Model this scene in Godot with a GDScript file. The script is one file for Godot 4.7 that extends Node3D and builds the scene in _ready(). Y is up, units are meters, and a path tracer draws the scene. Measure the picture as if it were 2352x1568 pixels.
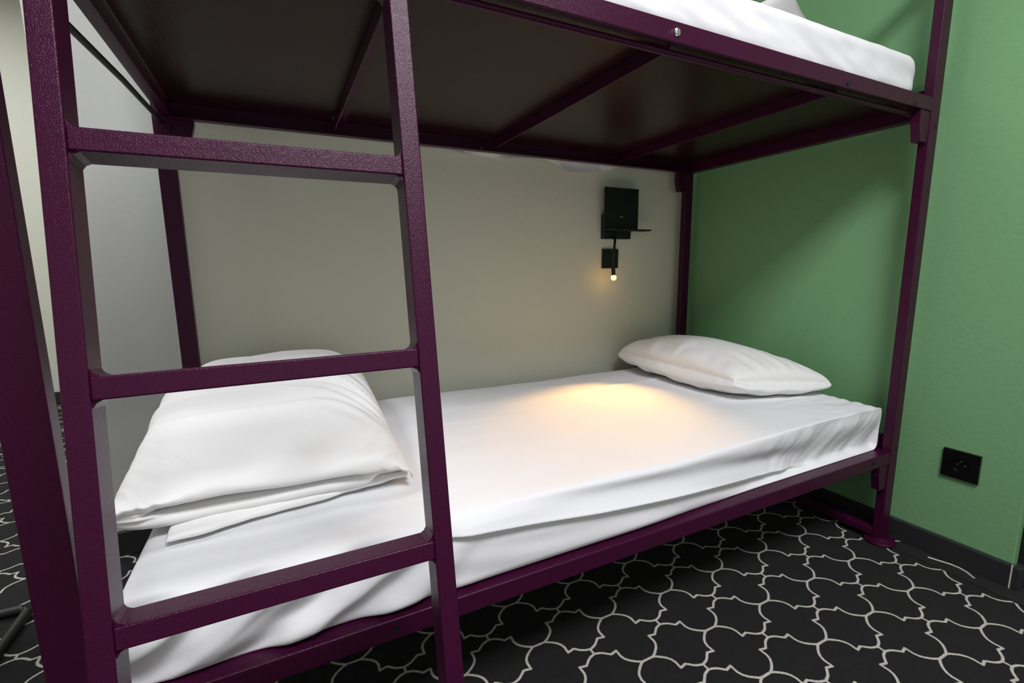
extends Node3D

# ------------------------------------------------------------------ helpers
var names := {}
var nz := FastNoiseLite.new()
var nz2 := FastNoiseLite.new()
var M := {}

func numbered(called: String) -> String:
	if not names.has(called):
		names[called] = 0
		return called
	names[called] += 1
	return "%s_%03d" % [called, names[called]]

func tag(o: Node, label: String, category: String, group := "") -> void:
	o.set_meta("label", label)
	o.set_meta("category", category)
	if group != "":
		o.set_meta("group", group)

func thing(called: String, label: String, category: String, at := Vector3.ZERO, group := "") -> Node3D:
	var o := Node3D.new()
	o.name = numbered(called)
	add_child(o)
	o.position = at
	tag(o, label, category, group)
	return o

func newst() -> SurfaceTool:
	var st := SurfaceTool.new()
	st.begin(Mesh.PRIMITIVE_TRIANGLES)
	return st

# commits a mesh built in world coordinates as one named object under a parent
func obj(called: String, st: SurfaceTool, m: Material, parent: Node3D = null, label := "") -> MeshInstance3D:
	var o := MeshInstance3D.new()
	o.mesh = st.commit()
	o.material_override = m
	o.cast_shadow = GeometryInstance3D.SHADOW_CASTING_SETTING_ON
	if parent == null:
		o.name = numbered(called)
		add_child(o)
	else:
		o.name = called
		parent.add_child(o, true)
		var p := parent
		var off := Vector3.ZERO
		while p != self and p != null:
			off += p.position
			p = p.get_parent() as Node3D
		o.position = -off
	if label != "":
		o.set_meta("label", label)
	return o

func struct(called: String, st: SurfaceTool, m: Material) -> MeshInstance3D:
	var o := obj(called, st, m)
	o.set_meta("kind", "structure")
	return o

func tri(st: SurfaceTool, a: Vector3, b: Vector3, c: Vector3, na: Vector3, nb: Vector3, nc: Vector3) -> void:
	if (b - a).cross(c - a).dot(na + nb + nc) > 0.0:
		var t := b
		b = c
		c = t
		var tn := nb
		nb = nc
		nc = tn
	st.set_normal(na)
	st.add_vertex(a)
	st.set_normal(nb)
	st.add_vertex(b)
	st.set_normal(nc)
	st.add_vertex(c)

func quad(st: SurfaceTool, p: Array, n: Array) -> void:
	tri(st, p[0], p[1], p[2], n[0], n[1], n[2])
	tri(st, p[0], p[2], p[3], n[0], n[2], n[3])

func lines_for(h: float, r: float, seg: int) -> Array:
	var a := []
	for i in seg + 1:
		a.append(-h + r * float(i) / seg)
	for i in seg + 1:
		a.append(h - r + r * float(i) / seg)
	return a

# box with rounded edges, placed by a transform
func rbox(st: SurfaceTool, xf: Transform3D, size: Vector3, r := 0.002, seg := 2) -> void:
	var h := size * 0.5
	r = minf(r, minf(h.x, minf(h.y, h.z)) * 0.95)
	var inner := h - Vector3(r, r, r)
	for ax in 3:
		var u := (ax + 1) % 3
		var v := (ax + 2) % 3
		var lu := lines_for(h[u], r, seg)
		var lv := lines_for(h[v], r, seg)
		for sgn in [-1.0, 1.0]:
			var P := []
			var N := []
			for i in lu.size():
				var rowp := []
				var rown := []
				for j in lv.size():
					var p := Vector3.ZERO
					p[ax] = h[ax] * sgn
					p[u] = lu[i]
					p[v] = lv[j]
					var q := p.clamp(-inner, inner)
					var n := (p - q).normalized()
					rowp.append(xf * (q + n * r))
					rown.append((xf.basis * n).normalized())
				P.append(rowp)
				N.append(rown)
			for i in lu.size() - 1:
				for j in lv.size() - 1:
					quad(st, [P[i][j], P[i + 1][j], P[i + 1][j + 1], P[i][j + 1]], [N[i][j], N[i + 1][j], N[i + 1][j + 1], N[i][j + 1]])

# axis-aligned box from corner to corner
func bx(st: SurfaceTool, lo: Vector3, hi: Vector3, r := 0.002, seg := 1) -> SurfaceTool:
	rbox(st, Transform3D(Basis.IDENTITY, (lo + hi) * 0.5), hi - lo, r, seg)
	return st

# bar from a to b; w across (perpendicular, near "side"), d along the other way
func bar(st: SurfaceTool, a: Vector3, b: Vector3, side: Vector3, w: float, d: float, r := 0.003, seg := 2) -> SurfaceTool:
	var y := (b - a).normalized()
	var x := (side - y * side.dot(y)).normalized()
	var z := x.cross(y)
	rbox(st, Transform3D(Basis(x, y, z), (a + b) * 0.5), Vector3(w, a.distance_to(b), d), r, seg)
	return st

func tube(st: SurfaceTool, pts: Array, rad: float, sides := 14) -> SurfaceTool:
	var rings := []
	var nrm := []
	for i in pts.size():
		var t: Vector3 = (pts[mini(i + 1, pts.size() - 1)] - pts[maxi(i - 1, 0)]).normalized()
		var s := t.cross(Vector3(0.31, 0.2, 0.93)).normalized()
		var w := s.cross(t)
		var rp := []
		var rn := []
		for k in sides + 1:
			var a := TAU * k / sides
			var n := s * cos(a) + w * sin(a)
			rp.append(pts[i] + n * rad)
			rn.append(n)
		rings.append(rp)
		nrm.append(rn)
	for i in pts.size() - 1:
		for k in sides:
			quad(st, [rings[i][k], rings[i + 1][k], rings[i + 1][k + 1], rings[i][k + 1]], [nrm[i][k], nrm[i + 1][k], nrm[i + 1][k + 1], nrm[i][k + 1]])
	for e in [0, pts.size() - 1]:
		var t2: Vector3 = (pts[0] - pts[1]).normalized() if e == 0 else (pts[-1] - pts[-2]).normalized()
		for k in sides:
			tri(st, pts[e], rings[e][k], rings[e][k + 1], t2, t2, t2)
	return st

# profile of (radius, height) turned about an axis
func lathe(st: SurfaceTool, xf: Transform3D, prof: Array, sides := 28) -> SurfaceTool:
	for i in prof.size() - 1:
		var a: Vector2 = prof[i]
		var b: Vector2 = prof[i + 1]
		var d := b - a
		var n2 := Vector2(d.y, -d.x).normalized()
		for k in sides:
			var t0 := TAU * k / sides
			var t1 := TAU * (k + 1) / sides
			var c0 := Vector3(cos(t0), 0, sin(t0))
			var c1 := Vector3(cos(t1), 0, sin(t1))
			var n0 := (xf.basis * (c0 * n2.x + Vector3.UP * n2.y)).normalized()
			var n1 := (xf.basis * (c1 * n2.x + Vector3.UP * n2.y)).normalized()
			quad(st, [xf * (c0 * a.x + Vector3.UP * a.y), xf * (c1 * a.x + Vector3.UP * a.y), xf * (c1 * b.x + Vector3.UP * b.y), xf * (c0 * b.x + Vector3.UP * b.y)], [n0, n1, n1, n0])
	return st

# closed prism: polygon (in xy) pushed along z
func prism(st: SurfaceTool, xf: Transform3D, poly: Array, z0: float, z1: float) -> SurfaceTool:
	var n := poly.size()
	var mid := Vector2.ZERO
	for p in poly:
		mid += p / n
	for i in n:
		var a: Vector2 = poly[i]
		var b: Vector2 = poly[(i + 1) % n]
		var e := b - a
		var nn := Vector2(e.y, -e.x).normalized()
		if nn.dot(a - mid) < 0:
			nn = -nn
		var N := (xf.basis * Vector3(nn.x, nn.y, 0)).normalized()
		quad(st, [xf * Vector3(a.x, a.y, z0), xf * Vector3(b.x, b.y, z0), xf * Vector3(b.x, b.y, z1), xf * Vector3(a.x, a.y, z1)], [N, N, N, N])
		for zz in [z0, z1]:
			var F := (xf.basis * Vector3(0, 0, 1 if zz == z1 else -1)).normalized()
			tri(st, xf * Vector3(mid.x, mid.y, zz), xf * Vector3(a.x, a.y, zz), xf * Vector3(b.x, b.y, zz), F, F, F)
	return st

# soft sheet of points P[i][j] into triangles; smooth normals come from generate_normals
func sheet(st: SurfaceTool, P: Array, flip := false) -> void:
	for i in P.size() - 1:
		for j in P[i].size() - 1:
			var a: Vector3 = P[i][j]
			var b: Vector3 = P[i + 1][j]
			var c: Vector3 = P[i + 1][j + 1]
			var d: Vector3 = P[i][j + 1]
			if flip:
				for q in [a, c, b, a, d, c]:
					st.add_vertex(q)
			else:
				for q in [a, b, c, a, c, d]:
					st.add_vertex(q)

# rounded block (a mattress) whose skin is moved by a function of point and outward direction
func softbox(lo: Vector3, hi: Vector3, r: float, step: Vector3, move: Callable) -> SurfaceTool:
	var st := newst()
	st.set_smooth_group(1)
	var mid := (lo + hi) * 0.5
	var h := (hi - lo) * 0.5
	var inner := h - Vector3(r, r, r)
	for ax in 3:
		var u := (ax + 1) % 3
		var v := (ax + 2) % 3
		var nu := int(ceil(2.0 * h[u] / step[u]))
		var nv := int(ceil(2.0 * h[v] / step[v]))
		for sgn in [-1.0, 1.0]:
			var P := []
			for i in nu + 1:
				var row := []
				for j in nv + 1:
					var p := Vector3.ZERO
					p[ax] = h[ax] * sgn
					p[u] = -h[u] + 2.0 * h[u] * i / nu
					p[v] = -h[v] + 2.0 * h[v] * j / nv
					var q := p.clamp(-inner, inner)
					var n := (p - q).normalized()
					var w := mid + q + n * r
					w += move.call(w, n)
					row.append(w.snapped(Vector3(1e-6, 1e-6, 1e-6)))
				P.append(row)
			sheet(st, P, sgn > 0)
	st.generate_normals()
	return st

# cushion between four corners (order: 00, 10, 11, 01); up/down thickness; e = edge sharpness
func pad(c: Array, up: float, down: float, e: float, res: int, wr: Callable, pinch := 0.0, floor_y := 0.4775) -> SurfaceTool:
	var st := newst()
	st.set_smooth_group(1)
	for side in [1.0, -1.0]:
		var P := []
		for i in res + 1:
			var row := []
			for j in res + 1:
				var u := sin(PI * 0.5 * (-1.0 + 2.0 * i / res))
				var v := sin(PI * 0.5 * (-1.0 + 2.0 * j / res))
				var uu := u * (1.0 - pinch * (1.0 - v * v))
				var vv := v * (1.0 - pinch * (1.0 - u * u))
				var s := uu * 0.5 + 0.5
				var t := vv * 0.5 + 0.5
				var b: Vector3 = (c[0] as Vector3).lerp(c[1], s).lerp((c[3] as Vector3).lerp(c[2], s), t)
				var k := pow(maxf(0.0, (1.0 - u * u) * (1.0 - v * v)), e)
				var hgt := (up if side > 0 else -down) * k
				var d: Vector3 = wr.call(u, v, side, k)
				var w := b + Vector3(0, hgt, 0) + d
				w.y = maxf(w.y, floor_y)
				row.append(w.snapped(Vector3(1e-6, 1e-6, 1e-6)))
			P.append(row)
		sheet(st, P, side < 0)
	st.generate_normals()
	return st

func ss(a: float, b: float, x: float) -> float:
	return smoothstep(a, b, x)

func along(pts: Array, x: float) -> float:
	if x <= pts[0][0]:
		return pts[0][1]
	for i in pts.size() - 1:
		if x <= pts[i + 1][0]:
			var t: float = (x - pts[i][0]) / (pts[i + 1][0] - pts[i][0])
			t = t * t * (3.0 - 2.0 * t) if pts[i].size() > 2 else t
			return lerpf(pts[i][1], pts[i + 1][1], t)
	return pts[-1][1]

# ------------------------------------------------------------------ materials
func mat(c: Color, rough: float, metal := 0.0) -> StandardMaterial3D:
	var m := StandardMaterial3D.new()
	m.albedo_color = c
	m.roughness = rough
	m.metallic = metal
	return m

func noise_image(freq: float, oct: int, seed_: int, size := 512) -> Image:
	var n := FastNoiseLite.new()
	n.seed = seed_
	n.noise_type = FastNoiseLite.TYPE_SIMPLEX_SMOOTH
	n.frequency = freq
	n.fractal_octaves = oct
	return n.get_seamless_image(size, size)

func grain(m: StandardMaterial3D, freq: float, oct: int, seed_: int, depth: float, tiles_per_metre: float, size := 512) -> StandardMaterial3D:
	var im := noise_image(freq, oct, seed_, size)
	im.convert(Image.FORMAT_RGBA8)
	im.bump_map_to_normal_map(depth)
	m.normal_enabled = true
	m.normal_texture = ImageTexture.create_from_image(im)
	m.normal_scale = 1.0
	m.uv1_triplanar = true
	m.uv1_world_triplanar = true
	m.uv1_scale = Vector3.ONE * tiles_per_metre
	return m

func mottle(m: StandardMaterial3D, lo: Color, hi: Color, freq: float, seed_: int) -> void:
	var im := noise_image(freq, 4, seed_, 512)
	im.convert(Image.FORMAT_RGBA8)
	for y in 512:
		for x in 512:
			var v := im.get_pixel(x, y).r
			im.set_pixel(x, y, lo.lerp(hi, v))
	m.albedo_color = Color.WHITE
	m.albedo_texture = ImageTexture.create_from_image(im)

const TX := 0.2123   # carpet repeat along the bed
const TZ := 0.158    # carpet repeat across the bed
func carpet_image() -> Image:
	var nxr := 3
	var nzr := 4
	var w := 1536
	var h := 1524
	var sx := w / (TX * nxr)
	var sz := h / (TZ * nzr)
	var rng := RandomNumberGenerator.new()
	rng.seed = 77
	var fuzz := FastNoiseLite.new()
	fuzz.seed = 5
	fuzz.frequency = 0.11
	var data := PackedByteArray()
	data.resize(w * h * 3)
	for i in w * h:
		var g := 17 + (rng.randi() % 11) - 5 + int(13.0 * fuzz.get_noise_2d((i % w) * 2.6, (i / w) * 2.6) + 5.0 * fuzz.get_noise_2d((i % w) * 0.12, (i / w) * 0.12))
		g = maxi(g, 4)
		data[i * 3] = g
		data[i * 3 + 1] = g
		data[i * 3 + 2] = g + 1
	var im := Image.create_from_data(w, h, false, Image.FORMAT_RGB8, data)
	# one quarter of the trellis: from the end of the flat bar to the end of the upright bar
	var q := [Vector2(0.075, 0.0), Vector2(0.118, 0.028), Vector2(0.16, 0.066), Vector2(0.2, 0.11), Vector2(0.232, 0.165), Vector2(0.248, 0.23), Vector2(0.245, 0.345), Vector2(0.328, 0.322), Vector2(0.365, 0.362), Vector2(0.4, 0.4), Vector2(0.435, 0.425), Vector2(0.5, 0.45)]
	var segs := [[Vector2(-0.075, 0), Vector2(0.075, 0)], [Vector2(0.5, 0.45), Vector2(0.5, 0.55)]]
	for mx in [-1.0, 1.0]:
		for mz in [-1.0, 1.0]:
			for i in q.size() - 1:
				segs.append([Vector2(q[i].x * mx, q[i].y * mz), Vector2(q[i + 1].x * mx, q[i + 1].y * mz)])
	var half := 0.0031
	for cx in nxr:
		for cz in nzr:
			for sg in segs:
				var a := Vector2((cx + sg[0].x) * TX, (cz + sg[0].y) * TZ)
				var b := Vector2((cx + sg[1].x) * TX, (cz + sg[1].y) * TZ)
				var x0 := int(floor((minf(a.x, b.x) - 0.006) * sx))
				var x1 := int(ceil((maxf(a.x, b.x) + 0.006) * sx))
				var z0 := int(floor((minf(a.y, b.y) - 0.006) * sz))
				var z1 := int(ceil((maxf(a.y, b.y) + 0.006) * sz))
				var ab := b - a
				var l2 := ab.length_squared()
				for zz in range(z0, z1 + 1):
					for xx in range(x0, x1 + 1):
						var p := Vector2(xx / sx, zz / sz)
						var t := clampf((p - a).dot(ab) / l2, 0.0, 1.0)
						var d := p.distance_to(a + ab * t)
						var lim := half + 0.0010 * fuzz.get_noise_2d(xx * 1.6, zz * 1.6) + 0.0009 * fuzz.get_noise_2d(xx * 4.0, zz * 4.0)
						if d < lim:
							var s := 1.0 + 0.12 * fuzz.get_noise_2d(xx * 5.0 + 500.0, zz * 5.0)
							im.set_pixel(posmod(xx, w), posmod(zz, h), Color(0.80 * s, 0.785 * s, 0.75 * s))
	im.generate_mipmaps()
	return im

func make_materials() -> void:
	M.purple = grain(mat(Color(0.225, 0.028, 0.165), 0.30), 0.055, 2, 3, 3.2, 20.0)
	M.purple.metallic_specular = 0.34
	M.deck = grain(mat(Color(0.155, 0.062, 0.08), 0.26), 0.05, 2, 4, 1.1, 7.0)
	M.deck.metallic_specular = 0.36
	M.rod = mat(Color(0.05, 0.04, 0.045), 0.5)
	M.green = grain(mat(Color(0.455, 0.645, 0.455), 0.8), 0.03, 3, 11, 0.7, 3.0)
	M.beige = grain(mat(Color(0.835, 0.845, 0.785), 0.85), 0.03, 3, 12, 0.7, 3.0)
	M.greywall = grain(mat(Color(0.80, 0.81, 0.80), 0.85), 0.03, 3, 13, 0.5, 3.0)
	M.white = mat(Color(0.84, 0.84, 0.82), 0.9)
	M.sheet = grain(mat(Color(0.91, 0.915, 0.925), 0.9), 0.06, 3, 21, 0.5, 6.0)
	M.case = grain(mat(Color(0.92, 0.92, 0.915), 0.85), 0.05, 3, 22, 0.5, 6.0)
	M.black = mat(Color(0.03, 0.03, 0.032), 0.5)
	M.blackgloss = mat(Color(0.03, 0.03, 0.032), 0.25)
	M.base = mat(Color(0.16, 0.16, 0.165), 0.45)
	M.door = mat(Color(0.09, 0.075, 0.07), 0.5)
	M.chrome = mat(Color(0.86, 0.87, 0.88), 0.18, 1.0)
	M.caulk = mat(Color(0.75, 0.75, 0.72), 0.9)
	M.strip = grain(mat(Color(0.08, 0.08, 0.083), 0.95), 0.2, 3, 31, 3.0, 10.0)
	var c := mat(Color.WHITE, 0.96)
	c.albedo_texture = ImageTexture.create_from_image(carpet_image())
	c.texture_filter = BaseMaterial3D.TEXTURE_FILTER_LINEAR_WITH_MIPMAPS_ANISOTROPIC
	var pile := noise_image(0.22, 2, 61, 1024)
	pile.convert(Image.FORMAT_RGBA8)
	pile.bump_map_to_normal_map(5.0)
	c.normal_enabled = true
	c.normal_texture = ImageTexture.create_from_image(pile)
	M.carpet = c
	var g := mat(Color(1, 0.85, 0.5), 0.4)
	g.emission_enabled = true
	g.emission = Color(1.0, 0.72, 0.3)
	g.emission_energy_multiplier = 9.0
	M.bulb = g
	var p := mat(Color(0.9, 0.9, 0.9), 0.6)
	p.emission_enabled = true
	p.emission = Color(0.99, 0.985, 1.0)
	p.emission_energy_multiplier = 2.2
	M.panel = p

# ------------------------------------------------------------------ scene
func _ready() -> void:
	nz.seed = 9
	nz.frequency = 1.0
	nz.fractal_octaves = 2
	nz2.seed = 41
	nz2.frequency = 1.0
	nz2.fractal_octaves = 1
	# camera
	var cam := Camera3D.new()
	cam.name = "camera"
	add_child(cam)
	cam.position = Vector3(0.2784, 0.9370, 1.7066)
	cam.rotation = Vector3(-0.1571, -0.4585, -0.0110)
	cam.fov = 72.11
	cam.near = 0.02
	cam.current = true
	# environment
	var env := Environment.new()
	env.background_mode = Environment.BG_COLOR
	env.background_color = Color(0, 0, 0)
	env.tonemap_mode = Environment.TONE_MAPPER_LINEAR
	env.tonemap_exposure = 1.0
	env.sdfgi_enabled = true
	env.ssao_enabled = true
	env.ssil_enabled = true
	var we := WorldEnvironment.new()
	we.name = "environment"
	we.environment = env
	add_child(we)
	make_materials()
	ceiling_lamp(Vector3(0.7, 2.68, 2.25), Vector2(1.1, 0.7), 6.7, "white rectangular ceiling lamp in front of the bunk bed")
	ceiling_lamp(Vector3(-1.1, 2.68, 0.1), Vector2(0.6, 0.6), 2.4, "added square fill lamp for the recess wall beyond the foot of the bunk bed")  # added unseen fill, brightens the top of the recess wall
	ceiling_lamp(Vector3(-1.4, 2.68, -1.5), Vector2(0.6, 0.6), 1.9, "added square fill lamp for the far wall behind the partition")  # added out of view because the far wall came out too dark
	build_room()
	build_bed()
	build_ladder()
	build_lower_bedding()
	build_upper_bedding()
	build_wall_fittings()
	build_left_chair()

func ceiling_lamp(at: Vector3, size: Vector2, energy: float, label: String) -> void:
	var t := thing("ceiling_lamp", label, "lamp", at)
	var st := newst()
	var w := size.x * 0.5
	var d := size.y * 0.5
	for s in [-1.0, 1.0]:
		bx(st, at + Vector3(minf(s * w, s * (w + 0.02)), -0.03, -d - 0.02), at + Vector3(maxf(s * w, s * (w + 0.02)), 0.02, d + 0.02))
		bx(st, at + Vector3(-w, -0.03, minf(s * d, s * (d + 0.02))), at + Vector3(w, 0.02, maxf(s * d, s * (d + 0.02))))
	obj("frame", st, M.white, t)
	st = newst()
	bx(st, at + Vector3(-w, -0.02, -d), at + Vector3(w, 0.0, d), 0.001)
	obj("diffuser", st, M.panel, t)
	var l := AreaLight3D.new()
	l.name = "light"
	l.area_size = size
	l.light_energy = energy
	l.light_color = Color(0.99, 0.985, 1.0)
	l.area_range = 12.0
	l.shadow_enabled = true
	t.add_child(l)
	l.position = Vector3(0, -0.035, 0)
	l.rotation.x = -PI / 2

func floor_slab() -> SurfaceTool:
	var st := newst()
	var lo := Vector3(-2.4, -0.1, -2.8)
	var hi := Vector3(3.2, 0.0, 3.7)
	var uvof := func(p: Vector3) -> Vector2: return Vector2((p.x - 1.4305) / (TX * 3), (p.z - 0.9535) / (TZ * 4))
	var faces := [
		[Vector3(lo.x, 0, lo.z), Vector3(hi.x, 0, lo.z), Vector3(hi.x, 0, hi.z), Vector3(lo.x, 0, hi.z), Vector3.UP],
		[Vector3(lo.x, lo.y, lo.z), Vector3(lo.x, lo.y, hi.z), Vector3(hi.x, lo.y, hi.z), Vector3(hi.x, lo.y, lo.z), Vector3.DOWN],
		[Vector3(lo.x, 0, hi.z), Vector3(hi.x, 0, hi.z), Vector3(hi.x, lo.y, hi.z), Vector3(lo.x, lo.y, hi.z), Vector3.BACK],
		[Vector3(hi.x, 0, lo.z), Vector3(lo.x, 0, lo.z), Vector3(lo.x, lo.y, lo.z), Vector3(hi.x, lo.y, lo.z), Vector3.FORWARD],
		[Vector3(hi.x, 0, hi.z), Vector3(hi.x, 0, lo.z), Vector3(hi.x, lo.y, lo.z), Vector3(hi.x, lo.y, hi.z), Vector3.RIGHT],
		[Vector3(lo.x, 0, lo.z), Vector3(lo.x, 0, hi.z), Vector3(lo.x, lo.y, hi.z), Vector3(lo.x, lo.y, lo.z), Vector3.LEFT]]
	for f in faces:
		for k in [0, 1, 2, 0, 2, 3]:
			st.set_normal(f[4])
			st.set_uv(uvof.call(f[k]))
			st.add_vertex(f[k])
	return st

func build_room() -> void:
	struct("floor", floor_slab(), M.carpet)
	struct("ceiling", bx(newst(), Vector3(-2.4, 2.7, -2.8), Vector3(3.2, 2.8, 3.7)), M.white)
	struct("wall_back", bx(newst(), Vector3(-0.005, 0, -0.3), Vector3(2.325, 2.7, -0.045), 0.001), M.beige)
	struct("wall_recess", bx(newst(), Vector3(-0.30, 0, -0.5), Vector3(-0.005, 2.7, -0.17), 0.004), M.greywall)
	struct("wall_partition", bx(newst(), Vector3(-0.28, 0, -2.7), Vector3(-0.2, 2.7, -0.5), 0.001), M.white)
	struct("wall_far", bx(newst(), Vector3(-2.4, 0, -2.8), Vector3(-0.2, 2.7, -2.7), 0.001), M.beige)
	struct("wall_left", bx(newst(), Vector3(-2.5, 0, -2.8), Vector3(-2.4, 2.7, 3.7), 0.001), M.white)
	struct("wall_front", bx(newst(), Vector3(-2.4, 0, 3.6), Vector3(3.2, 2.7, 3.7), 0.001), M.white)
	struct("wall_right", bx(newst(), Vector3(2.125, 0, -0.045), Vector3(2.225, 2.7, 1.235), 0.002), M.green)
	struct("wall_entry", bx(newst(), Vector3(3.1, 0, 1.0), Vector3(3.2, 2.7, 3.6), 0.001), M.white)
	struct("wall_over_door", bx(newst(), Vector3(2.225, 2.06, 1.1), Vector3(3.1, 2.7, 1.235), 0.001), M.white)
	# skirting
	struct("baseboard_right", bx(newst(), Vector3(2.107, 0, -0.045), Vector3(2.125, 0.072, 1.238), 0.003, 2), M.base)
	struct("baseboard_corner", bx(newst(), Vector3(2.109, 0, 1.239), Vector3(2.152, 0.07, 1.256), 0.003, 2), M.base)
	struct("baseboard_back", bx(newst(), Vector3(-0.005, 0, -0.045), Vector3(2.107, 0.072, -0.03), 0.003, 2), M.base)
	struct("baseboard_recess", bx(newst(), Vector3(-0.31, 0, -0.17), Vector3(-0.005, 0.085, -0.155), 0.003, 2), M.base)
	struct("baseboard_far", bx(newst(), Vector3(-2.4, 0, -2.7), Vector3(-0.28, 0.085, -2.685), 0.003, 2), M.base)
	struct("trim_1", bx(newst(), Vector3(2.1055, 0.0, 1.2365), Vector3(2.112, 0.075, 1.2395), 0.001, 1), M.caulk)
	# dark door beyond the corner
	var d := Node3D.new()
	d.name = "door_1"
	add_child(d)
	d.position = Vector3(2.15, 0, 1.24)
	d.set_meta("kind", "structure")
	obj("door_frame", bx(newst(), Vector3(2.152, 0, 1.236), Vector3(2.232, 2.06, 1.262), 0.003), M.door, d)
	obj("door_frame", bx(newst(), Vector3(3.04, 0, 1.236), Vector3(3.1, 2.06, 1.262), 0.003), M.door, d)
	obj("door_frame", bx(newst(), Vector3(2.232, 2.0, 1.236), Vector3(3.04, 2.06, 1.262), 0.003), M.door, d)
	obj("door_leaf", bx(newst(), Vector3(2.232, 0.005, 1.19), Vector3(3.04, 2.0, 1.232), 0.003), M.door, d)
	# plain black edging strip of carpet along the right wall
	var e := obj("carpet_strip", bx(newst(), Vector3(2.045, 0.0, 0.985), Vector3(2.107, 0.0025, 1.30), 0.001), M.strip)
	tag(e, "plain black carpet offcut strip laid along the green wall skirting", "carpet")
	var th := newst()
	tube(th, [Vector3(2.0782, 0.0028, 1.0597), Vector3(2.0885, 0.0028, 1.089), Vector3(2.0965, 0.0028, 1.110), Vector3(2.098, 0.0028, 1.131), Vector3(2.091, 0.0028, 1.152), Vector3(2.075, 0.0028, 1.1741)], 0.0028, 8)
	obj("stray_line", th, M.caulk, e, "pale cut line of the trellis pattern")

# ------------------------------------------------------------------ bunk bed
const XA := 2.0252   # inner face of the right posts
const XB := 2.07
const ZF := 0.9503
const SZ := 0.0276

func post(b: Node3D, x0: float, x1: float, z0: float, z1: float) -> void:
	var p := obj("post", bx(newst(), Vector3(x0, 0.012, z0), Vector3(x1, 1.92, z1), 0.0028, 2), M.purple, b)
	var mx := (x0 + x1) * 0.5
	var mz := (z0 + z1) * 0.5
	var st := newst()
	lathe(st, Transform3D(Basis.IDENTITY, Vector3(mx, 0, mz)), [Vector2(0.001, 0.0), Vector2(0.044, 0.0), Vector2(0.046, 0.006), Vector2(0.043, 0.013), Vector2(0.03, 0.015), Vector2(0.028, 0.02), Vector2(0.001, 0.02)])
	obj("foot", st, M.purple, p)

func bracket(b: Node3D, x0: float, x1: float, ytop: float, z0: float, z1: float, dirx: float) -> void:
	# flat upper half and a narrowing lower tongue
	var s := x1 - x0
	var poly := [Vector2(0, 0), Vector2(s, 0), Vector2(s, -0.036), Vector2(s * 0.92, -0.085), Vector2(s * 0.25, -0.085), Vector2(0.0, -0.036)]
	if dirx < 0:
		for i in poly.size():
			poly[i] = Vector2(s - poly[i].x, poly[i].y)
	obj("bracket", prism(newst(), Transform3D(Basis.IDENTITY, Vector3(x0, ytop, 0)), poly, z0, z1), M.purple, b)

func hole_disc(b: Node3D, x: float, y: float) -> void:
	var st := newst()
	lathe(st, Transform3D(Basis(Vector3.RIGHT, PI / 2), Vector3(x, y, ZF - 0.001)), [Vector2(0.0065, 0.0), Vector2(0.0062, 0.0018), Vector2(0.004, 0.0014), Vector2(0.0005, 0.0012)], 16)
	obj("dark_hole_disc", st, M.black, b)  # black disc stands in for the shade of a drilled hole

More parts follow.
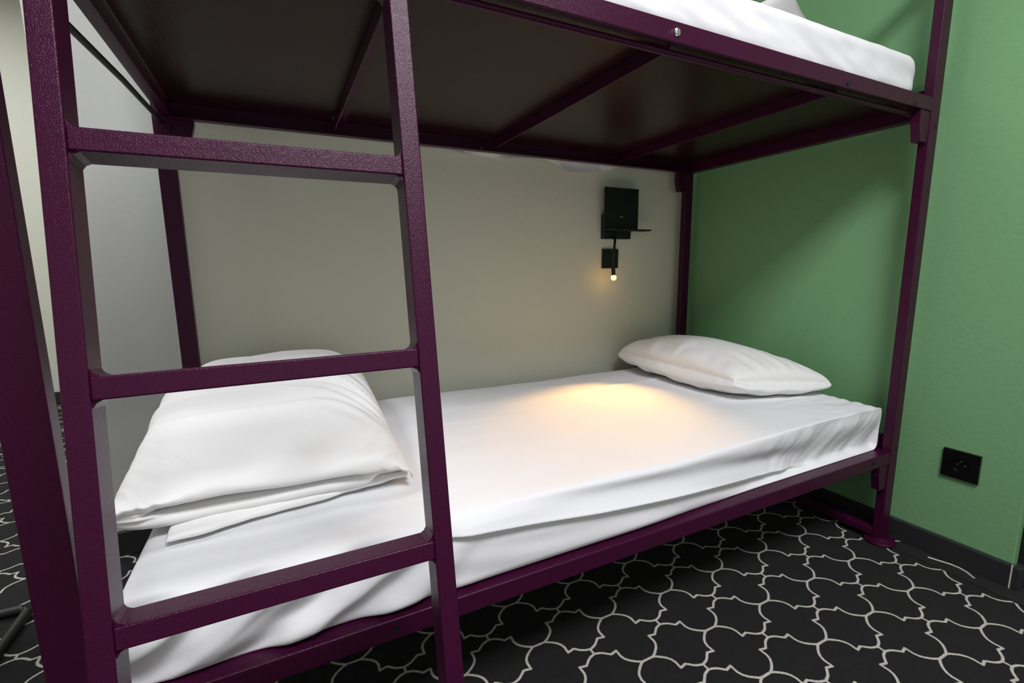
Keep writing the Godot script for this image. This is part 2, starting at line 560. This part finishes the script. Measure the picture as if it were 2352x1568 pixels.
func build_bed() -> void:
	var b := thing("bunk_bed", "purple powder-coated steel bunk bed with dark underside panels", "bunk bed", Vector3(1.0, 0, 0.475))
	var fl0 := -0.0371
	post(b, fl0, 0.0113, ZF - SZ, ZF)
	post(b, 0.0, 0.0448, 0.0, SZ)
	post(b, XA, XB, ZF - SZ, ZF)
	post(b, XA, XB, 0.0, SZ)
	# upper deck: angle rails with an inner lip
	var yu0 := 1.3725
	var yu1 := 1.4105
	var st := newst()
	bx(st, Vector3(0.0113, yu0, ZF - 0.005), Vector3(XA, yu1, ZF - 0.0005), 0.0018, 2)
	bx(st, Vector3(0.0113, yu0 + 0.004, ZF - 0.028), Vector3(XA, yu0 + 0.008, ZF - 0.004), 0.001)
	var r := obj("side_rail", st, M.purple, b)
	obj("lip", tube(newst(), [Vector3(0.0113, yu0 - 0.0085, ZF - 0.027), Vector3(1.0, yu0 - 0.0085, ZF - 0.027), Vector3(XA - 0.02, yu0 - 0.0085, ZF - 0.027)], 0.0065, 16), M.purple, r)
	st = newst()
	bx(st, Vector3(0.0448, 1.3585, 0.022), Vector3(XA, 1.41, 0.0276), 0.0018, 2)
	bx(st, Vector3(0.0448, 1.3585, 0.024), Vector3(XA, 1.3625, 0.05), 0.001)
	obj("side_rail", st, M.purple, b)
	# end rails of the upper deck
	obj("end_rail", bx(newst(), Vector3(0.022, 1.362, SZ), Vector3(0.047, 1.41, ZF - SZ), 0.002, 2), M.purple, b)
	obj("end_rail", bx(newst(), Vector3(XA + 0.008, 1.36, SZ), Vector3(XA + 0.04, 1.412, ZF - SZ), 0.002, 2), M.purple, b)
	obj("end_panel", bx(newst(), Vector3(XA + 0.026, 1.412, SZ), Vector3(XA + 0.04, 1.445, ZF - SZ), 0.002, 2), M.purple, b)
	# deck panels and cross bars
	var bars := [0.474, 1.03, 1.605]
	var xs := [0.047, 0.474, 1.03, 1.605, XA]
	for i in 4:
		obj("deck_panel", bx(newst(), Vector3(xs[i] + 0.001, 1.402, 0.03), Vector3(xs[i + 1] - 0.001, 1.409, ZF - 0.008), 0.0008), M.deck, b)
	for x in bars:
		st = newst()
		bx(st, Vector3(x, 1.369, 0.05), Vector3(x + 0.004, 1.4015, ZF - 0.03), 0.001)
		bx(st, Vector3(x + 0.003, 1.397, 0.05), Vector3(x + 0.036, 1.4015, ZF - 0.03), 0.001)
		obj("cross_bar", st, M.purple, b)
	# brace rod at the foot end
	obj("brace_rod", tube(newst(), [Vector3(0.022, 1.350, 0.012), Vector3(0.021, 1.333, 0.4), Vector3(0.012, 1.302, 0.935)], 0.006, 12), M.rod, b)
	# brackets
	bracket(b, XA - 0.056, XA, yu0 - 0.001, ZF - 0.026, ZF - 0.003, 1)
	bracket(b, 0.0448, 0.098, 1.386, 0.002, 0.0256, -1)
	bracket(b, XA - 0.05, XA, 1.362, 0.002, 0.0256, 1)
	bracket(b, XA - 0.05, XA, 0.2865, ZF - 0.026, ZF - 0.003, 1)
	bracket(b, 0.0448, 0.098, 0.2865, 0.002, 0.0256, -1)
	bracket(b, XA - 0.05, XA, 0.2865, 0.002, 0.0256, 1)
	# bolts, and dark discs painting the shade inside open holes
	st = newst()
	lathe(st, Transform3D(Basis(Vector3.RIGHT, PI / 2), Vector3(1.022, 1.391, ZF - 0.001)), [Vector2(0.0085, 0.0), Vector2(0.0085, 0.0015), Vector2(0.0075, 0.004), Vector2(0.0045, 0.0058), Vector2(0.0025, 0.006), Vector2(0.0022, 0.004), Vector2(0.0003, 0.004)], 20)
	obj("bolt", st, M.chrome, b, "shiny steel bolt head")
	st = newst()
	lathe(st, Transform3D(Basis(Vector3.RIGHT, PI / 2), Vector3(0.99, 1.372, 0.0275)), [Vector2(0.005, 0.0), Vector2(0.0045, 0.003), Vector2(0.002, 0.0045), Vector2(0.0002, 0.0047)], 16)
	obj("bolt", st, M.chrome, b, "shiny steel bolt head")
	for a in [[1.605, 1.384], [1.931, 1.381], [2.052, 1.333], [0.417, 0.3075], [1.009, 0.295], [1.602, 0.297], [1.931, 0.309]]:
		hole_disc(b, a[0], a[1])
	# guard rails above the upper mattress
	obj("guard_rail", bx(newst(), Vector3(0.62, 1.79, ZF - 0.026), Vector3(XA, 1.83, ZF - 0.001), 0.003, 2), M.purple, b)
	obj("guard_post", bx(newst(), Vector3(0.6, 1.4105, ZF - 0.026), Vector3(0.64, 1.83, ZF - 0.001), 0.003, 2), M.purple, b)
	# lower deck
	obj("side_rail", bx(newst(), Vector3(0.0113, 0.2865, ZF - 0.04), Vector3(XA, 0.3265, ZF - 0.0005), 0.003, 2), M.purple, b)
	obj("side_rail", bx(newst(), Vector3(0.0448, 0.2865, 0.002), Vector3(XA, 0.3265, 0.04), 0.003, 2), M.purple, b)
	obj("end_rail", bx(newst(), Vector3(0.012, 0.2865, SZ), Vector3(0.044, 0.3265, ZF - SZ), 0.003, 2), M.purple, b)
	obj("end_rail", bx(newst(), Vector3(XA + 0.004, 0.2865, SZ), Vector3(XA + 0.04, 0.3265, ZF - SZ), 0.003, 2), M.purple, b)
	obj("end_panel", bx(newst(), Vector3(XA + 0.014, 0.3265, SZ), Vector3(XA + 0.028, 0.375, ZF - SZ), 0.002, 2), M.purple, b)
	for i in 4:
		obj("deck_panel", bx(newst(), Vector3(xs[i] + 0.001, 0.304, 0.04), Vector3(xs[i + 1] - 0.001, 0.311, ZF - 0.04), 0.0008), M.deck, b)
	for x in bars:
		obj("cross_bar", bx(newst(), Vector3(x - 0.02, 0.288, 0.04), Vector3(x + 0.02, 0.3035, ZF - 0.04), 0.001), M.purple, b)
	# low bar between the feet at the head end
	obj("foot_bar", bx(newst(), Vector3(2.02, 0.022, SZ), Vector3(2.055, 0.046, ZF - SZ), 0.004, 2), M.purple, b)
	obj("foot_bar", bx(newst(), Vector3(-0.02, 0.022, SZ), Vector3(0.015, 0.046, ZF - SZ), 0.004, 2), M.purple, b)

# ------------------------------------------------------------------ ladder
func build_ladder() -> void:
	var z0 := ZF + 0.05
	var m := 0.1582
	var zat := func(y: float) -> float: return z0 + m * (1.4 - y)
	var t := thing("ladder", "purple steel ladder leaning against the bunk bed's front rail", "ladder", Vector3(0.27, 0, zat.call(0.0) - 0.022))
	var dep := 0.0449
	var xl0 := 0.0721
	var xl1 := 0.0957
	var xr0 := 0.4411
	var xr1 := 0.4672
	var ca := cos(atan(m))
	for xx in [[xl0, xl1], [xr0, xr1]]:
		var cx: float = (xx[0] + xx[1]) * 0.5
		var a := Vector3(cx, 0.004, zat.call(0.004) - dep * 0.5)
		var b := Vector3(cx, 1.43, zat.call(1.43) - dep * 0.5)
		var s := obj("stile", bar(newst(), a, b, Vector3.RIGHT, xx[1] - xx[0], dep * ca, 0.0022, 2), M.purple, t)
		obj("end_cap", bar(newst(), a + Vector3(0, -0.004, 0.0006), a + Vector3(0, 0.02, -0.003), Vector3.RIGHT, xx[1] - xx[0] + 0.002, dep * ca + 0.002, 0.003, 2), M.black, s)
		var hk := newst()
		bx(hk, Vector3(cx - 0.011, 1.412, ZF - 0.03), Vector3(cx + 0.011, 1.418, zat.call(1.42) - 0.02), 0.002)
		obj("hook", hk, M.purple, s)
	var e := Vector3(0, ca, -m * ca)
	for y in [1.0857, 0.8299, 0.5696]:
		rung(t, xl1, xr0, y, zat.call(y), dep, ca, m)
	for y in [1.341, 0.312, 0.06]:
		rung(t, xl1, xr0, y, zat.call(y), dep, ca, m)

func rung(t: Node3D, x0: float, x1: float, ytop: float, zf: float, dep: float, ca: float, m: float) -> void:
	# the rung keeps to the ladder's tilt; ytop is the height of its upper front edge
	var hgt := 0.0249
	var up := Vector3(0, ca, -m * ca)
	var back := Vector3(0, -m * ca, -ca)
	var front_top := Vector3(0, ytop, zf)
	var d := dep * ca - 0.002
	var c := front_top - up * (hgt * 0.5) + back * (d * 0.5 + 0.001)
	var st := newst()
	var xf := Transform3D(Basis(Vector3.RIGHT, up, -back), c + Vector3((x0 + x1) * 0.5, 0, 0))
	rbox(st, xf, Vector3(x1 - x0, hgt, d), 0.0022, 2)
	var r := obj("rung", st, M.purple, t)
	# weld fillets in the four inner corners
	for s in [0, 1]:
		for v in [-1.0, 1.0]:
			var w := newst()
			var px := x0 if s == 0 else x1
			var dir := 1.0 if s == 0 else -1.0
			var o := Transform3D(Basis(Vector3.RIGHT, up, -back), c + Vector3(px, 0, 0))
			var poly := [Vector2(0, v * (hgt * 0.5 - 0.001)), Vector2(dir * 0.011, v * (hgt * 0.5 - 0.001)), Vector2(dir * 0.0035, v * (hgt * 0.5 + 0.003)), Vector2(0, v * (hgt * 0.5 + 0.0085))]
			prism(w, o, poly, -d * 0.5 + 0.003, d * 0.5 - 0.004)
			obj("weld", w, M.purple, r)

# ------------------------------------------------------------------ bedding
func ridge(x: float) -> float:
	return 1.0 - absf(x)

func lower_skin(p: Vector3, n: Vector3) -> Vector3:
	var d := Vector3.ZERO
	var yc := along([[0.3, 0.462], [0.534, 0.444], [0.681, 0.429], [0.863, 0.409], [1.229, 0.378], [1.566, 0.347], [1.75, 0.325]], p.x)
	var f := maxf(0.0, n.z)
	if n.z > 0.02:
		# the sheet hangs in a long slanting pleat over the front
		var on := ss(0.42, 0.6, p.x) * (1.0 - ss(1.45, 1.72, p.x))
		var s := p.y - yc
		var dz := 0.0
		var above := 0.012 * exp(-maxf(s, 0.0) / 0.014) - 0.011 * exp(-pow((s - 0.045) / 0.026, 2.0))
		var below := -0.009 * exp(minf(s, 0.0) / 0.025)
		dz += on * lerpf(below, above, ss(-0.006, 0.003, s))
		# slanting folds towards the foot, upright ones towards the head
		var left := 1.0 - ss(0.38, 0.62, p.x)
		dz += left * 0.0105 * sin((p.x * 0.9 - (p.y - 0.4) * 1.35 + 0.03 * nz.get_noise_2d(p.x * 6.0, p.y * 6.0)) * TAU / 0.145)
		dz += left * 0.004 * nz.get_noise_2d(p.x * 9.0 - p.y * 14.0, 4.0)
		var right := ss(1.3, 1.62, p.x)
		dz += right * (1.0 - 0.8 * ss(0.43, 0.47, p.y)) * 0.0065 * nz2.get_noise_2d((p.x - (p.y - 0.4) * 0.2) * 10.0, p.y * 3.0)
		dz += right * 0.0016 * nz2.get_noise_2d((p.x - (p.y - 0.4) * 0.8) * 22.0, p.y * 5.0 + 30.0)
		var midm := on * (1.0 - right)
		dz += midm * 0.002 * nz2.get_noise_2d(p.x * 3.0, (p.y + p.x * 0.085) * 18.0)
		# lower edge pulls in towards the head and right at the foot
		dz -= 0.05 * ss(0.95, 1.75, p.x) * (1.0 - 0.55 * ss(0.34, 0.45, p.y)) + 0.02 * (1.0 - ss(0.0, 0.35, p.x)) * (1.0 - ss(0.33, 0.4, p.y))
		d.z += dz * f
	if n.y > 0.02:
		var g := n.y
		var zr := 0.27 + 0.03 * sin(p.x * 3.0)
		var y := -0.007 * (1.0 - ss(zr - 0.02, zr + 0.03, p.z)) * ss(0.7, 1.2, p.x)
		y += 0.0022 * nz.get_noise_2d(p.x * 3.0 + p.z * 2.0, p.z * 5.0)
		y += 0.0012 * nz2.get_noise_2d(p.x * 2.5, p.z * 9.0 - p.x * 2.0) * ss(0.35, 0.6, p.x)
		var l1 := p.z - (0.42 + 0.1 * (p.x - 0.9))
		y += 0.0016 * exp(-pow(l1 / 0.006, 2.0)) * ss(0.5, 0.7, p.x) * (1.0 - ss(1.0, 1.15, p.x))
		var l2 := p.z - (0.64 - 0.12 * (p.x - 1.3))
		y += 0.0016 * exp(-pow(l2 / 0.006, 2.0)) * ss(1.15, 1.3, p.x) * (1.0 - ss(1.75, 1.9, p.x))
		y += 0.003 * nz2.get_noise_2d(p.x * 10.0 + p.z * 3.0, p.z * 26.0) * ss(1.6, 1.9, p.x)
		d.y += y * g
	if n.y < -0.3:
		d.y += 0.0
	return d

func build_lower_bedding() -> void:
	var m := obj("mattress", softbox(Vector3(0.03, 0.3275, 0.0285), Vector3(2.018, 0.474, 0.938), 0.022, Vector3(0.0085, 0.0021, 0.0085), lower_skin), M.sheet)
	tag(m, "white sheet-covered mattress on the lower bunk", "mattress")
	# pillow
	var wr := func(u: float, v: float, side: float, k: float) -> Vector3:
		# creases run in from the seams, and the filling bulges out past them
		var cu := ss(0.45, 0.95, absf(u)) * k
		var cv := ss(0.45, 0.95, absf(v)) * k
		var rad := 0.010 * nz2.get_noise_2d(v * 4.2 + u * 0.5 + side * 9.0, u * 0.5) * cu
		rad += 0.010 * nz2.get_noise_2d(u * 3.4 + side * 5.0, v * 0.5 + 7.0) * cv
		rad += 0.007 * nz2.get_noise_2d(v * 2.6 + u * 0.7, u * 0.6 + 31.0) * k * ss(0.3, -0.8, u)
		rad += 0.006 * nz2.get_noise_2d(u * 0.9, v * 0.9 + 9.0) * k
		var bul := k * (1.0 - k) * (0.13 if side < 0.0 else 0.02)
		var seam := 0.0025 * exp(-pow(k / 0.12, 2.0)) * nz2.get_noise_2d(u * 7.0, v * 7.0 + 3.0)
		return Vector3(u * absf(u) * bul, rad * side + seam, v * absf(v) * bul)
	var pl := obj("pillow", pad([Vector3(1.655, 0.55, 0.035), Vector3(1.98, 0.56, 0.045), Vector3(2.0, 0.522, 0.755), Vector3(1.64, 0.545, 0.65)], 0.095, 0.092, 0.36, 150, wr, 0.02), M.case)
	tag(pl, "plump white pillow at the green wall end of the lower bunk", "pillow")
	# folded duvet: an open fold on top, an inner fold and a flat flap under it
	var dv := thing("folded_duvet", "white duvet folded in layers behind the ladder on the lower bunk", "duvet", Vector3(0.25, 0.474, 0.4))
	var wf := func(u: float, v: float, side: float, k: float) -> Vector3:
		return Vector3(0.004 * nz.get_noise_2d(v * 3.0, 2.0), 0.004 * nz.get_noise_2d(u * 3.0 + 5.0, v * 2.0) * k * side, 0.012 * nz.get_noise_2d(u * 1.5, 8.0) * ss(0.3, 1.0, v))
	obj("lower_flap", pad([Vector3(0.05, 0.488, 0.06), Vector3(0.495, 0.488, 0.06), Vector3(0.505, 0.488, 0.725), Vector3(0.075, 0.487, 0.80)], 0.016, 0.012, 0.22, 80, wf), M.case, dv)
	obj("folded_body", duvet_body(), M.case, dv)

# the upper folds: one cloth skin swept along x, with an open crease at the front
func duvet_body() -> SurfaceTool:
	var prof := [Vector2(0.10, 0.503), Vector2(0.05, 0.512), Vector2(0.029, 0.56), Vector2(0.04, 0.63), Vector2(0.10, 0.676), Vector2(0.21, 0.686), Vector2(0.37, 0.664), Vector2(0.53, 0.628), Vector2(0.65, 0.594), Vector2(0.73, 0.570), Vector2(0.770, 0.550), Vector2(0.770, 0.533), Vector2(0.745, 0.5255), Vector2(0.69, 0.527), Vector2(0.69, 0.522), Vector2(0.735, 0.5205), Vector2(0.756, 0.510), Vector2(0.750, 0.4955), Vector2(0.72, 0.4925), Vector2(0.5, 0.492), Vector2(0.2, 0.494), Vector2(0.10, 0.496)]
	var pts := []
	for i in prof.size() - 1:
		var a: Vector2 = prof[maxi(i - 1, 0)]
		var b: Vector2 = prof[i]
		var c: Vector2 = prof[i + 1]
		var d: Vector2 = prof[mini(i + 2, prof.size() - 1)]
		var n := 14 if i > 2 and i < 10 else 7
		for k in n:
			pts.append([b.cubic_interpolate(c, a, d, float(k) / n), i + float(k) / n])
	pts.append([prof[-1], prof.size() - 1.0])
	var st := newst()
	st.set_smooth_group(1)
	var N := 190
	var P := []
	for i in N + 1:
		var u := sin(PI * 0.5 * (-1.0 + 2.0 * i / N))
		var g := pow(maxf(0.0, 1.0 - pow(absf(u), 3.2 if u > 0.0 else 6.5)), 0.42 if u > 0.0 else 0.32)
		var row := []
		for e in pts:
			var q: Vector2 = e[0]
			var f: float = e[1]
			var t := clampf(q.x / 0.76, 0.0, 1.0)
			var xl := lerpf(0.065, -0.008, ss(0.0, 0.5, t))
			var xr := lerpf(0.515, 0.502, t)
			var yc := lerpf(0.532, lerpf(0.53, 0.497, t), ss(-0.3, 0.6, u))
			var x := lerpf(xl, xr, u * 0.5 + 0.5)
			# the inner fold stops short on the right
			var z := q.x
			var y := q.y
			# on the left the two folds are one closed roll
			var shut := ss(-0.62, -0.86, u) * ss(11.0, 12.2, f) * (1.0 - ss(15.2, 16.0, f))
			z = lerpf(z, 0.764, shut)
			if f > 12.5:
				z -= 0.035 * ss(0.62, 0.78, u) * ss(0.6, 0.75, q.x)
			var top := ss(2.0, 4.0, f) * (1.0 - ss(10.5, 12.0, f))
			var fr := ss(7.2, 9.5, f) * (1.0 - ss(11.5, 12.5, f))
			var bk := top * (1.0 - ss(6.5, 8.0, f))
			# long creases across, curving down on the right
			var w := q.x - 0.10 * u * u * ss(0.0, 1.0, u) * 1.6
			y += bk * (0.016 * nz2.get_noise_2d(x * 1.2 + 2.0, w * 11.0) + 0.010 * nz2.get_noise_2d(x * 1.8 + 12.0, w * 24.0))
			y += bk * 0.010 * (0.3 - absf(nz2.get_noise_2d(x * 1.6, w * 16.0 + 3.0))) * ss(-0.8, 0.4, u)
			# hollows and bulges over the front
			var h := nz2.get_noise_2d(x * 5.5 + q.x * 2.0, q.x * 5.0 + 40.0)
			y += fr * 0.019 * h * (1.0 - ss(9.6, 10.8, f))
			z += fr * 0.008 * nz2.get_noise_2d(x * 6.0, 50.0 + q.y * 8.0)
			# bunched corner folds
			var cr := ss(0.45, 0.9, absf(u))
			y += (fr + 0.5 * top * ss(6.0, 8.0, f)) * cr * 0.013 * (0.3 - absf(nz.get_noise_2d((x + q.x * 0.9 * signf(u)) * 13.0, 70.0 + u)))
			# front lip rises and falls
			var lip := ss(9.0, 10.5, f) * (1.0 - ss(12.0, 12.9, f))
			y += lip * (0.0035 * nz2.get_noise_2d(x * 4.0, 90.0) + 0.005 * ss(0.2, -0.5, u))
			z += (1.0 - top) * 0.006 * nz.get_noise_2d(x * 5.0, 95.0) * ss(0.6, 0.75, q.x)
			y = yc + (y - yc) * g
			row.append(Vector3(x, maxf(y, 0.4925), z).snapped(Vector3(1e-6, 1e-6, 1e-6)))
		P.append(row)
	sheet(st, P)
	st.generate_normals()
	return st

func upper_skin(p: Vector3, n: Vector3) -> Vector3:
	var d := Vector3.ZERO
	if n.z > 0.02:
		var dz := 0.004 * nz.get_noise_2d(p.x * 3.0, p.y * 14.0 + p.x * 4.0) + 0.002 * nz2.get_noise_2d(p.x * 9.0, p.y * 20.0 + p.x * 6.0)
		d.z += dz * n.z
	if n.x > 0.02:
		d.x += (0.028 * sin(clampf((p.y - 1.4095) / 0.13, 0, 1) * PI) + 0.004 * nz.get_noise_2d(p.y * 20.0, p.z * 6.0)) * n.x
	if n.y > 0.02:
		d.y += 0.002 * nz.get_noise_2d(p.x * 4.0, p.z * 5.0) * n.y
	return d

func build_upper_bedding() -> void:
	var m := obj("mattress", softbox(Vector3(0.06, 1.4095, 0.035), Vector3(2.0, 1.540, 0.912), 0.036, Vector3(0.011, 0.007, 0.013), upper_skin), M.sheet)
	tag(m, "white sheet-covered mattress on the upper bunk", "mattress")
	var wr := func(u: float, v: float, side: float, k: float) -> Vector3:
		return Vector3(0, side * (0.008 * nz.get_noise_2d(u * 4.0, v * 4.0 + 20.0) * k), 0)
	var pl := obj("pillow", pad([Vector3(1.50, 1.62, 0.12), Vector3(1.88, 1.60, 0.08), Vector3(1.90, 1.568, 0.74), Vector3(1.66, 1.71, 0.74)], 0.075, 0.055, 0.40, 60, wr, 0.05, 1.5425), M.case)
	tag(pl, "white pillow with a raised corner on the upper bunk", "pillow")
	# edge of the upper sheet hanging down behind the back rail
	var st := newst()
	st.set_smooth_group(1)
	var P := []
	var low := [[0.25, 1.385], [0.55, 1.372], [0.85, 1.366], [0.93, 1.360], [1.07, 1.352], [1.16, 1.362], [1.27, 1.37], [1.33, 1.358], [1.40, 1.328], [1.50, 1.334], [1.62, 1.352], [1.68, 1.372], [1.8, 1.39], [1.95, 1.395]]
	for side in [0, 1]:
		P = []
		for i in 121:
			var x := 0.25 + 1.7 * i / 120.0
			var yb := along(low, x)
			var row := []
			for j in 13:
				var t := j / 12.0
				var z := -0.014 + 0.006 * sin(t * 5.0 + 3.0 * nz.get_noise_2d(x * 3.0, 1.0)) + 0.006 * nz.get_noise_2d(x * 7.0, t * 2.0)
				z = clampf(z, -0.036, -0.003) - side * 0.0016
				row.append(Vector3(x, lerpf(1.43, yb, t), z).snapped(Vector3(1e-6, 1e-6, 1e-6)))
			P.append(row)
		sheet(st, P, side == 1)
	st.generate_normals()
	var s := obj("bed_sheet", st, M.sheet)
	tag(s, "white sheet edge hanging wrinkled behind the upper bunk's back rail", "sheet")

# ------------------------------------------------------------------ wall fittings
func build_wall_fittings() -> void:
	var zw := -0.045
	# lamp with back plate, arm, head
	var l := thing("reading_lamp", "black reading lamp with a thin hanging arm and lit amber bulb", "lamp", Vector3(1.66, 1.06, zw))
	obj("wall_plate", bx(newst(), Vector3(1.592, 1.058, zw), Vector3(1.742, 1.165, -0.018), 0.002), M.black, l)
	obj("knob", lathe(newst(), Transform3D(Basis(Vector3.RIGHT, PI / 2), Vector3(1.655, 1.078, -0.018)), [Vector2(0.008, 0), Vector2(0.008, 0.006), Vector2(0.006, 0.008), Vector2(0.0003, 0.008)], 18), M.black, l)
	obj("arm", tube(newst(), [Vector3(1.640, 1.068, -0.02), Vector3(1.632, 1.062, 0.005), Vector3(1.620, 1.045, 0.022), Vector3(1.613, 1.02, 0.028), Vector3(1.609, 0.97, 0.029), Vector3(1.607, 0.93, 0.030)], 0.0055, 12), M.black, l)
	var hd := newst()
	var dirv := Vector3(-0.42, -0.41, 0.50).normalized()
	var top := Vector3(1.607, 0.932, 0.030)
	var by := -Vector3(0, -1, 0.12).normalized()
	var bxv := by.cross(Vector3(0, 0, 1)).normalized()
	var bas := Basis(bxv, by, bxv.cross(by))
	lathe(hd, Transform3D(bas, top), [Vector2(0.0005, 0.006), Vector2(0.007, 0.004), Vector2(0.0085, -0.004), Vector2(0.0085, -0.034), Vector2(0.0075, -0.036), Vector2(0.0072, -0.03), Vector2(0.0005, -0.03)], 20)
	obj("lamp_head", hd, M.black, l)
	var bc := top - by * 0.046
	var sb := newst()
	lathe(sb, Transform3D(bas, bc), [Vector2(0.0003, -0.012), Vector2(0.006, -0.0105), Vector2(0.0105, -0.006), Vector2(0.012, 0.0), Vector2(0.0105, 0.006), Vector2(0.006, 0.0105), Vector2(0.0003, 0.012)], 20)
	obj("bulb", sb, M.bulb, l, "lit amber bulb")
	var sp := SpotLight3D.new()
	sp.name = "light"
	l.add_child(sp)
	sp.position = bc - l.position
	sp.light_color = Color(1.0, 0.74, 0.38)
	sp.light_energy = 0.88
	sp.light_size = 0.012
	sp.spot_range = 8.0
	sp.spot_angle = 31.0
	sp.spot_angle_attenuation = 1.0
	sp.shadow_enabled = true
	sp.look_at_from_position(bc, bc + dirv, Vector3.UP)
	# small shelf with a socket, folded from one sheet
	var s := thing("wall_shelf", "small black metal shelf with upright back plate above the reading lamp", "shelf", Vector3(1.67, 1.09, zw))
	obj("back_plate", bx(newst(), Vector3(1.578, 1.0975, -0.006), Vector3(1.767, 1.277, -0.001), 0.0015), M.black, s)
	obj("spacer", bx(newst(), Vector3(1.62, 1.19, zw), Vector3(1.72, 1.255, -0.006), 0.0015), M.black, s)
	obj("shelf_board", bx(newst(), Vector3(1.578, 1.091, -0.006), Vector3(1.806, 1.0975, 0.045), 0.001), M.black, s)
	obj("charging_port", bx(newst(), Vector3(1.664, 1.150, -0.0015), Vector3(1.68, 1.155, 0.0005), 0.0006), M.chrome, s)
	# switch
	var w := thing("light_switch", "black square light switch on the beige wall under the shelf", "switch", Vector3(1.642, 0.97, zw))
	obj("switch_plate", bx(newst(), Vector3(1.599, 0.927, zw), Vector3(1.688, 1.014, zw + 0.009), 0.002, 2), M.black, w)
	var rk := newst()
	rbox(rk, Transform3D(Basis(Vector3.RIGHT, 0.07), Vector3(1.643, 0.9705, zw + 0.009)), Vector3(0.055, 0.055, 0.006), 0.0015, 2)
	obj("rocker", rk, M.blackgloss, w)
	# power socket on the green wall
	var o := thing("power_socket", "black square wall socket with round recess on the green wall", "socket", Vector3(2.125, 0.318, 1.0925))
	var cs := newst()
	var zc := 1.0925
	var yc := 0.3185
	var hw := 0.0445
	var xo := 2.116
	# plate with a round hole: ring of quads from circle to square, plus sides
	var nseg := 48
	var rr := 0.022
	for k in nseg:
		var t0 := TAU * k / nseg
		var t1 := TAU * (k + 1) / nseg
		var ps := []
		for t in [t0, t1]:
			var cc := Vector2(cos(t), sin(t))
			var q := cc / maxf(absf(cc.x), absf(cc.y)) * hw
			ps.append([Vector3(xo, yc + cc.y * rr, zc + cc.x * rr), Vector3(xo, yc + q.y, zc + q.x), cc, q])
		var L := Vector3.LEFT
		quad(cs, [ps[0][0], ps[0][1], ps[1][1], ps[1][0]], [L, L, L, L])
		var out := Vector3(0, 0, 0)
		var qm: Vector2 = (ps[0][3] + ps[1][3]) * 0.5
		out = Vector3(0, 0, signf(qm.x)) if absf(qm.x) > absf(qm.y) else Vector3(0, signf(qm.y), 0)
		var b0: Vector3 = ps[0][1]
		var b1: Vector3 = ps[1][1]
		quad(cs, [b0, Vector3(2.125, b0.y, b0.z), Vector3(2.125, b1.y, b1.z), b1], [out, out, out, out])
	obj("cover_plate", cs, M.blackgloss, o)
	var cup := newst()
	lathe(cup, Transform3D(Basis(Vector3(0, 0, 1), PI / 2), Vector3(xo, yc, zc)), [Vector2(0.022, 0.0), Vector2(0.0205, -0.008), Vector2(0.0003, -0.0082)], 40)
	obj("recess", cup, M.blackgloss, o)
	for a in [[-0.0095, 0.0], [0.0095, 0.0]]:
		obj("contact", lathe(newst(), Transform3D(Basis(Vector3(0, 0, 1), PI / 2), Vector3(2.1240, yc + a[1], zc + a[0])), [Vector2(0.003, 0.0), Vector2(0.003, 0.001), Vector2(0.0003, 0.001)], 12), M.chrome, o)
	obj("earth_pin", lathe(newst(), Transform3D(Basis(Vector3(0, 0, 1), PI / 2), Vector3(2.1240, yc + 0.011, zc)), [Vector2(0.0024, 0.0), Vector2(0.0024, 0.009), Vector2(0.0015, 0.011), Vector2(0.0003, 0.011)], 12), M.chrome, o)

# ------------------------------------------------------------------ black chair at the left
func build_left_chair() -> void:
	var t := thing("cantilever_chair", "black tubular steel chair on the carpet beyond the foot of the bed", "chair", Vector3(-0.66, 0, 0.32))
	var x0 := -0.90
	var x1 := -0.412
	var z0 := 0.05
	var z1 := 0.62
	var y := 0.0135
	var r := 0.013
	obj("base_tube", tube(newst(), [Vector3(x0, y, z1), Vector3(x0, y, z0 + 0.02), Vector3(x0 + 0.02, y, z0), Vector3(x1 - 0.02, y, z0), Vector3(x1, y, z0 + 0.02), Vector3(x1, y, z1)], r, 12), M.black, t)
	for x in [x0, x1]:
		obj("leg", tube(newst(), [Vector3(x, y, z1 - 0.01), Vector3(x, 0.03, z1 + 0.03), Vector3(x, 0.06, z1 + 0.045), Vector3(x, 0.42, z1 + 0.045), Vector3(x, 0.45, z1 + 0.03), Vector3(x, 0.455, z1)], r, 12), M.black, t)
		obj("seat_tube", tube(newst(), [Vector3(x, 0.455, z1), Vector3(x, 0.455, 0.16), Vector3(x, 0.47, 0.14), Vector3(x, 0.90, 0.10)], r, 12), M.black, t)
	obj("seat", bx(newst(), Vector3(x0 + 0.015, 0.445, 0.17), Vector3(x1 - 0.015, 0.475, z1 + 0.03), 0.012, 3), M.black, t)
	obj("backrest", bx(newst(), Vector3(x0 + 0.015, 0.62, 0.105), Vector3(x1 - 0.015, 0.90, 0.128), 0.009, 3), M.black, t)
